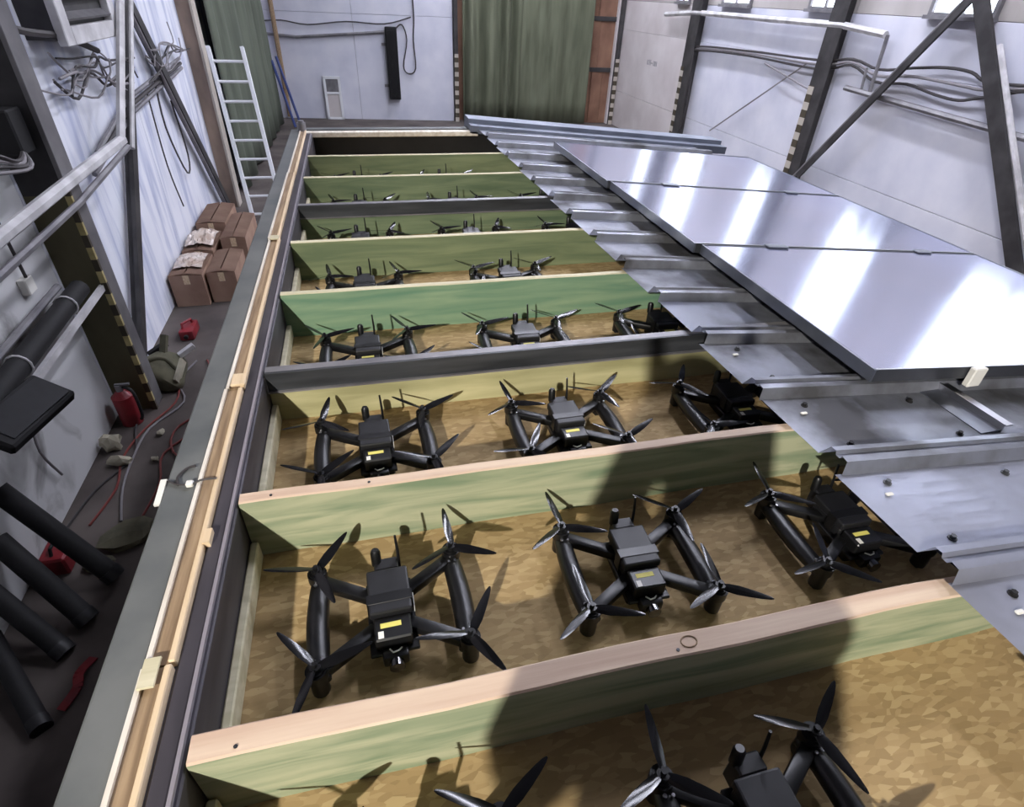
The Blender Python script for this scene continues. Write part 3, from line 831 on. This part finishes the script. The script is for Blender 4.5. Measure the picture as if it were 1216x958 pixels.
cable('hanging_cable', [(-1.58, 3.6, .75), (-1.60, 4.2, .58), (-1.62, 4.9, .50), (-1.66, 5.6, .36)], .022, 'cable_dark', 'thick black cable swagged from column to louvre unit', 'cable')
# black appliance with cables on the column's upper half
t = thing('junction_box', (-1.6, 3.75, -.10), 'black junction box with loose cables on the upper olive column', 'box')
box('casing', (-1.78, -1.60), (3.70, 3.87), (-.02, .22), 'black_matt', t, .01)
for k in range(4):
    tube('cable', [(-1.62, 3.74, .0), (-1.55, 3.6 - .04 * k, -.06 + .02 * k), (-1.60, 3.3, -.02 + .03 * k), (-1.68, 2.9, .06 - .02 * k)], .012, ('cable_grey', 'cable_dark')[k % 2], t, 6, True)
# dark rail with white tube lamp
t = thing('wall_rail', (-1.6, 3.0, -1.0), 'dark wall rail with pale tube ending at the olive column', 'rail')
tube('dark_tube', [(-1.62, 3.70, -.855), (-1.62, 1.2, -.93)], .060, 'black_matt', t, 12)
tube('steel_tube', [(-1.70, 3.62, -.80), (-1.70, 1.2, -.87)], .022, 'pipe_grey', t)
bar('pale_tube', (-1.56, 3.88, -.93), (-1.56, 1.2, -1.00), .030, .040, 'pipe_white', t)
for y in (2.75, 3.45):
    zc = -.855 - (3.70 - y) * .03
    tube('band', [(-1.62 + .064 * math.cos(a), y, zc + .064 * math.sin(a)) for a in [R(-100 + 28 * q) for q in range(11)]], .007, 'pipe_white', t, 6)
t = thing('lamp_box', (-1.5, 2.45, -1.05), 'black tilted box hanging below the dark wall rail', 'lamp')
bm = bmesh.new(); add_bar(bm, (-1.56, 2.18, -.97), (-1.42, 2.60, -.94), .22, .07, 0, (.5, -.1, 1)); bmesh.ops.bevel(bm, geom=list(bm.edges), offset=.012, segments=1, profile=.5, affect='EDGES'); link('casing', bm, 'black_matt', t)
bm = bmesh.new(); add_bar(bm, (-1.53, 2.22, -.934), (-1.40, 2.56, -.904), .17, .008, 0, (.5, -.1, 1)); link('cover', bm, 'drone_matt', t)
tube('hanger', [(-1.58, 2.35, -1.0), (-1.60, 2.35, -.9)], .012, 'pipe_grey', t); tube('hanger', [(-1.55, 2.6, -1.0), (-1.60, 2.6, -.9)], .012, 'pipe_grey', t)
cable('hanging_cable', [(XL + .03, 2.75, -1.0), (XL + .03, 2.85, -1.25), (XL + .03, 2.78, -1.5), (XL + .03, 2.85, -1.75)], .008, 'cable_grey', 'thin grey cable hanging below the dark wall rail', 'cable')
t = thing('socket_box', (XL + .03, 3.30, -.80), 'small white socket with cord on the near left wall', 'socket')
box('plate', (XL, XL + .05), (3.40, 3.50), (-.76, -.66), 'sticker_white', t, .006)
tube('cord', [(XL + .04, 3.45, -.66), (XL + .03, 3.46, -.3)], .010, 'cable_dark', t)

# leaning dark poles at the lower left
for a, b, r, lb in (((-1.33, 2.12, FZ + .03), (-1.75, 2.31, -1.37), .055, 'dark steel pole leaning on the near left wall, farthest of the poles'),
                    ((-1.38, 1.84, FZ + .03), (-1.75, 2.12, -1.55), .055, 'dark steel pole leaning on the near left wall, second of the poles'),
                    ((-1.43, 1.66, FZ + .03), (-1.75, 1.90, -1.68), .05, 'dark steel pole leaning low on the near left wall, third of the poles'),
                    ((-1.40, 1.27, FZ + .03), (-1.76, 1.76, -1.86), .045, 'dark steel pole nearly lying by the near left wall')):
    a = Vector(a); b = Vector(b); d = (b - a)
    b2 = b
    t = thing('steel_pole', a, lb, 'pole', 'leaning steel poles')
    tube('shaft', [a, b2], r, 'black_matt', t, 12)
    tube('end_cap', [a + d * .0, a + d.normalized() * .06], r * 1.08, 'drone_matt', t, 12)

# cardboard boxes
def carton(x0, x1, y0, y1, h, label, open_=True):
    t = thing('cardboard_box', ((x0 + x1) / 2, (y0 + y1) / 2, FZ), label, 'box', 'cardboard boxes')
    z = FZ + h
    for n, a, b, c, d in (('side_panel', x0, x0 + .008, y0, y1), ('side_panel', x1 - .008, x1, y0, y1), ('front_panel', x0 + .008, x1 - .008, y0, y0 + .008), ('back_panel', x0 + .008, x1 - .008, y1 - .008, y1)):
        box(n, (a, b), (c, d), (FZ + .002, z), 'carton', t)
    xm = (x0 + x1) / 2; ym = (y0 + y1) / 2
    def flap(q, nm='flap'):
        bm = bmesh.new(); vv = [bm.verts.new(p) for p in q]; bm.faces.new(vv); bmesh.ops.solidify(bm, geom=bm.faces[:], thickness=.006); link(nm, bm, 'carton', t)
    flap([(x0, y0, z), (xm - .006, y0, z + .02), (xm - .006, y1, z + .02), (x0, y1, z)])
    flap([(xm + .006, y0, z + .02), (x1, y0, z), (x1, y1, z), (xm + .006, y1, z + .02)])
    flap([(x0, y0, z - .004), (x1, y0, z - .004), (x1, y0 + .12, z - .002), (x0, y0 + .12, z - .002)], 'end_flap')
    bm = bmesh.new(); add_box(bm, xm - .03, xm + .03, y0 - .0012, y0 + .001, z - .10, z); link('tape', bm, 'pale_wood', t)
    return t
carton(-1.765, -1.44, 5.78, 6.38, .35, 'nearest cardboard box against the left wall, crumpled film on top')
carton(-1.415, -1.13, 5.84, 6.50, .34, 'nearest cardboard box on the side of the grey cabin')
carton(-1.765, -1.44, 6.44, 7.10, .36, 'second cardboard box along the left wall')
carton(-1.735, -1.40, 7.16, 7.95, .44, 'farthest cardboard box, at the foot of the diagonal brace')
carton(-1.37, -1.10, 6.60, 7.50, .44, 'tall cardboard box beside the ladder foot')
def film(c, s, seed, label):
    bm = bmesh.new()
    rn = random.Random(seed); n = 12; g = []
    for i in range(n + 1):
        g.append([])
        for j in range(n + 1):
            u, v = i / n * 2 - 1, j / n * 2 - 1
            e = max(0, 1 - (u * u + v * v) * .55)
            g[-1].append(bm.verts.new((c[0] + u * s[0], c[1] + v * s[1], c[2] + s[2] * e * rn.uniform(.3, 1.0) + .004)))
    for i in range(n):
        for j in range(n): bm.faces.new((g[i][j], g[i + 1][j], g[i + 1][j + 1], g[i][j + 1]))
    bmesh.ops.triangulate(bm, faces=bm.faces[:])
    bmesh.ops.solidify(bm, geom=bm.faces[:], thickness=.003)
    o = link('plastic_film', bm, 'plastic_film'); tag(o, label, 'plastic film', 'plastic film on the boxes')
film((-1.60, 6.12, FZ + .372), (.14, .20, .06), 3, 'crumpled clear film on the nearest wall side box')
film((-1.60, 6.78, FZ + .384), (.15, .24, .10), 9, 'crumpled clear film on the second wall side box')

# red canister, extinguisher, junk and debris on the floor
t = thing('red_canister', (-1.50, 5.10, FZ), 'small red canister tipped on the floor before the boxes', 'canister')
bm = bmesh.new(); add_box(bm, -1.58, -1.45, 5.0, 5.26, FZ + .001, FZ + .10, .015, seg=2); link('body', bm, 'red', t, True)
bm = bmesh.new(); add_tube(bm, [(-1.55, 5.06, FZ + .10), (-1.55, 5.08, FZ + .145), (-1.49, 5.18, FZ + .145), (-1.49, 5.20, FZ + .10)], .012, 8); link('handle', bm, 'red', t, True)
bm = bmesh.new(); add_cyl(bm, (-1.515, 4.99, FZ + .05), .02, .04, 'Y', 12); link('cap', bm, 'black_matt', t, True)
t = thing('fire_extinguisher', (-1.68, 3.76, FZ), 'red fire extinguisher at the foot of the olive column', 'extinguisher')
bm = bmesh.new(); add_cyl(bm, (-1.66, 3.72, FZ + .13), .075, .25, 'Z', 20); add_cyl(bm, (-1.66, 3.72, FZ + .275), .075, .05, 'Z', 20, r2=.03); link('cylinder', bm, 'red', t, True)
bm = bmesh.new(); add_cyl(bm, (-1.66, 3.72, FZ + .32), .024, .06, 'Z', 12); add_box(bm, -1.68, -1.58, 3.71, 3.73, FZ + .345, FZ + .36); link('valve', bm, 'pipe_grey', t, True)
tube('hose', [(-1.63, 3.72, FZ + .33), (-1.56, 3.68, FZ + .30), (-1.55, 3.66, FZ + .12), (-1.57, 3.66, FZ + .06)], .012, 'black_matt', t, 8, True)
t = thing('tool_bag', (-1.55, 4.30, FZ), 'olive canvas bag full of gear beside the olive column', 'bag')
bm = bmesh.new(); add_blob(bm, (-1.55, 4.28, FZ + .09), (.20, .24, .16), 4, .18); 
for v in bm.verts: v.co.z = max(v.co.z, FZ + .003)
link('body', bm, 'olive', t, True)
tube('strap', [(-1.70, 4.15, FZ + .10), (-1.60, 4.2, FZ + .26), (-1.48, 4.25, FZ + .24), (-1.38, 4.2, FZ + .08)], .018, 'olive', t, 8, True)
bm = bmesh.new(); add_bar(bm, (-1.40, 4.10, FZ + .10), (-1.36, 4.28, FZ + .20), .02, .08); link('pale_flap', bm, 'stone', t)
for k, (a, b) in enumerate((((-1.66, 4.42, FZ + .20), (-1.52, 4.50, FZ + .26)), ((-1.52, 4.36, FZ + .24), (-1.50, 4.46, FZ + .36)), ((-1.42, 4.40, FZ + .18), (-1.30, 4.46, FZ + .24)))):
    bm = bmesh.new(); add_bar(bm, a, b, .05, .04); link('tool', bm, ('black_matt', 'olive', 'pipe_white')[k], t)
def rock(c, s, seed, mat, label, cat='debris'):
    bm = bmesh.new(); add_blob(bm, c, s, seed, .35, 2)
    zmin = min(v.co.z for v in bm.verts)
    for v in bm.verts: v.co.z += FZ + .001 - zmin
    o = link('rubble_piece', bm, mat); tag(o, label, cat, 'floor rubble')
rock((-1.71, 3.40, FZ), (.075, .07, .08), 1, 'stone', 'pale rubble lump against the near left wall base')
rock((-1.60, 3.20, FZ), (.09, .04, .04), 2, 'stone', 'pale torn scrap on the aisle floor near the lump')
rock((-1.42, 3.52, FZ), (.03, .03, .02), 3, 'stone', 'tiny pale crumb beside the red stained floor')
rock((-1.38, 3.2, FZ), (.03, .025, .02), 6, 'stone', 'tiny pale crumb nearest to the cabin side')
rock((-1.35, 2.45, FZ), (.15, .12, .035), 8, 'olive', 'olive crumpled rag on the dark aisle floor')
rock((-1.45, 2.25, FZ), (.07, .05, .03), 12, 'olive', 'small olive scrap beside the crumpled rag')
t = thing('red_toolbox', (-1.66, 2.32, FZ), 'small red toolbox behind the leaning poles', 'toolbox')
bm = bmesh.new(); add_box(bm, -1.74, -1.60, 2.22, 2.44, FZ + .001, FZ + .13, .012); link('body', bm, 'red', t)
tube('handle', [(-1.67, 2.26, FZ + .13), (-1.67, 2.28, FZ + .17), (-1.67, 2.38, FZ + .17), (-1.67, 2.40, FZ + .13)], .010, 'black_matt', t, 8)
bm = bmesh.new()
pp = smooth_path([(-1.30, 1.62, FZ + .01), (-1.33, 1.53, FZ + .03), (-1.32, 1.46, FZ + .02), (-1.36, 1.36, FZ + .012)])
for i in range(len(pp) - 1): add_bar(bm, pp[i], pp[i + 1], .045, .006)
tag(link('red_strap', bm, 'red'), 'bright red strap on the dark aisle floor', 'strap')
for k in range(5):
    rn = random.Random(40 + k)
    pts = [(-1.15 - .12 * k + rn.uniform(-.12, .12), 2.6 + .33 * q, FZ + .012) for q in range(7)]
    pts = [(p[0] + rn.uniform(-.10, .10), p[1], p[2]) for p in pts]
    cable('floor_cable', pts, .008, ('cable_red', 'cable_red', 'cable_grey', 'cable_red', 'cable_dark')[k], 'thin wire strewn along the left aisle floor', 'cable', 'wires on the aisle floor')

# ------------------------------------------------------------------ the photographer behind the camera, whose shadow falls on the bays
PX, PY_ = .29, -.80
t = thing('wooden_platform', (PX, -1.05, FZ), 'wooden work platform behind the cabin under the photographer', 'platform')
ZP = -.65
for k in range(5): box('plank', (PX - .6, PX + .6), (-1.36 + k * .15, -1.22 + k * .15), (ZP - .04, ZP), 'brown_wood', t)
for sx in (-.55, .55):
    for sy in (-1.37, -.75): box('leg', (PX + sx - .035, PX + sx + .035), (sy - .035, sy + .035), (FZ, ZP - .04), 'brown_wood', t)

def skin_obj(name, verts, edges, rads, mat, parent, sub=2, root=0):
    bm = bmesh.new()
    sk = bm.verts.layers.skin.verify()
    off = origin_of(parent)
    bv = []
    for i, (p, r) in enumerate(zip(verts, rads)):
        v = bm.verts.new(Vector(p) - off); v[sk].radius = (r, r) if not isinstance(r, tuple) else r; v[sk].use_root = (i == root); bv.append(v)
    for a, b in edges: bm.edges.new((bv[a], bv[b]))
    me = bpy.data.meshes.new(name); bm.to_mesh(me); bm.free()
    o = bpy.data.objects.new(name, me); col.objects.link(o); o.parent = parent
    m = o.modifiers.new('skin', 'SKIN'); m.use_smooth_shade = True
    s = o.modifiers.new('sub', 'SUBSURF'); s.levels = sub; s.render_levels = sub
    me.materials.append(MATS[mat])
    return o
per = thing('person', (PX, -.80, ZP), 'person in a dark jacket holding up a phone behind the camera', 'person')
B = lambda x, y, z: (PX + x, PY_ + y, z + .01)
V = [B(0, 0, .06), B(0, 0, .28), B(0, 0, .50), B(-.03, .02, .62), B(-.04, .03, .72),
     B(.15, .0, .54), B(.20, .12, .32), B(.20, .29, .71),
     B(-.15, .0, .54), B(-.20, .12, .32), B(.01, .28, .70),
     B(.10, .0, -.02), B(.11, .04, -.32), B(.11, .0, -.60), B(.11, .10, -.63),
     B(-.10, .0, -.02), B(-.11, .04, -.32), B(-.11, .0, -.60), B(-.11, .10, -.63)]
Eg = [(0, 1), (1, 2), (2, 3), (3, 4), (2, 5), (5, 6), (6, 7), (2, 8), (8, 9), (9, 10), (0, 11), (11, 12), (12, 13), (13, 14), (0, 15), (15, 16), (16, 17), (17, 18)]
Rd = [(.16, .12), (.15, .11), (.17, .11), .07, .06, .085, .065, .045, .085, .065, .045, .10, .07, .05, .04, .10, .07, .05, .04]
skin_obj('body', V, Eg, Rd, 'jacket', per)
bm = bmesh.new()
r = bmesh.ops.create_uvsphere(bm, u_segments=24, v_segments=18, radius=1)
hc = Vector(B(-.07, .04, .80))
for v in bm.verts:
    c = v.co.copy()
    q = Vector((c.x * .078 * (1 - .18 * max(0, -c.z)), c.y * .098, c.z * .118))
    if c.y > .9: q.y += .018 * max(0, 1 - (abs(c.x) * 4) ** 2) * max(0, 1 - (abs(c.z + .1) * 3) ** 2)
    v.co = q + hc
link('head', bm, 'skin', per, True)
bm = bmesh.new()
bmesh.ops.create_uvsphere(bm, u_segments=24, v_segments=16, radius=1)
for v in bm.verts:
    c = v.co; v.co = Vector((c.x * .098, c.y * .112 - .012, max(c.z, -.6 + .9 * max(0, c.y)) * .128 + .012)) + hc
link('hood', bm, 'jacket', per, True)
for sx in (-1, 1):
    w = Vector(B(.20, .29, .71)) if sx > 0 else Vector(B(.01, .28, .70))
    tip = Vector((CAM.x + (.18 if sx > 0 else -.03), CAM.y - .035, CAM.z - .01))
    dv = tip - w
    hv = [w, w + dv * .45]; he = [(0, 1)]; hr = [.026, .032]
    for k in range(5):
        base = len(hv)
        sp = (k - 2) * .017
        hv += [w + dv * .7 + Vector((sx * .012, -.006, sp)), w + dv * (.95 if k else .75) + Vector((sx * .004, .010 if k else -.012, sp * 1.1))]
        he += [(1, base), (base, base + 1)]; hr += [.0105, .008]
    skin_obj('hand', hv, he, hr, 'skin', per, 1)
ph = thing('phone', CAM - fwd * .03, 'phone held up by the photographer', 'phone')
bm = bmesh.new()
pc = CAM - fwd * .030 + rt * .062 + dn * .015
add_bar(bm, pc - rt * .08, pc + rt * .08, .008, .075, 0, -dn)
link('case', bm, 'black_matt', ph)
bm = bmesh.new()
add_bar(bm, pc + rt * -.062 + fwd * .005, pc + rt * -.045 + fwd * .005, .003, .02, 0, -dn)
link('camera_bump', bm, 'drone_matt', ph)
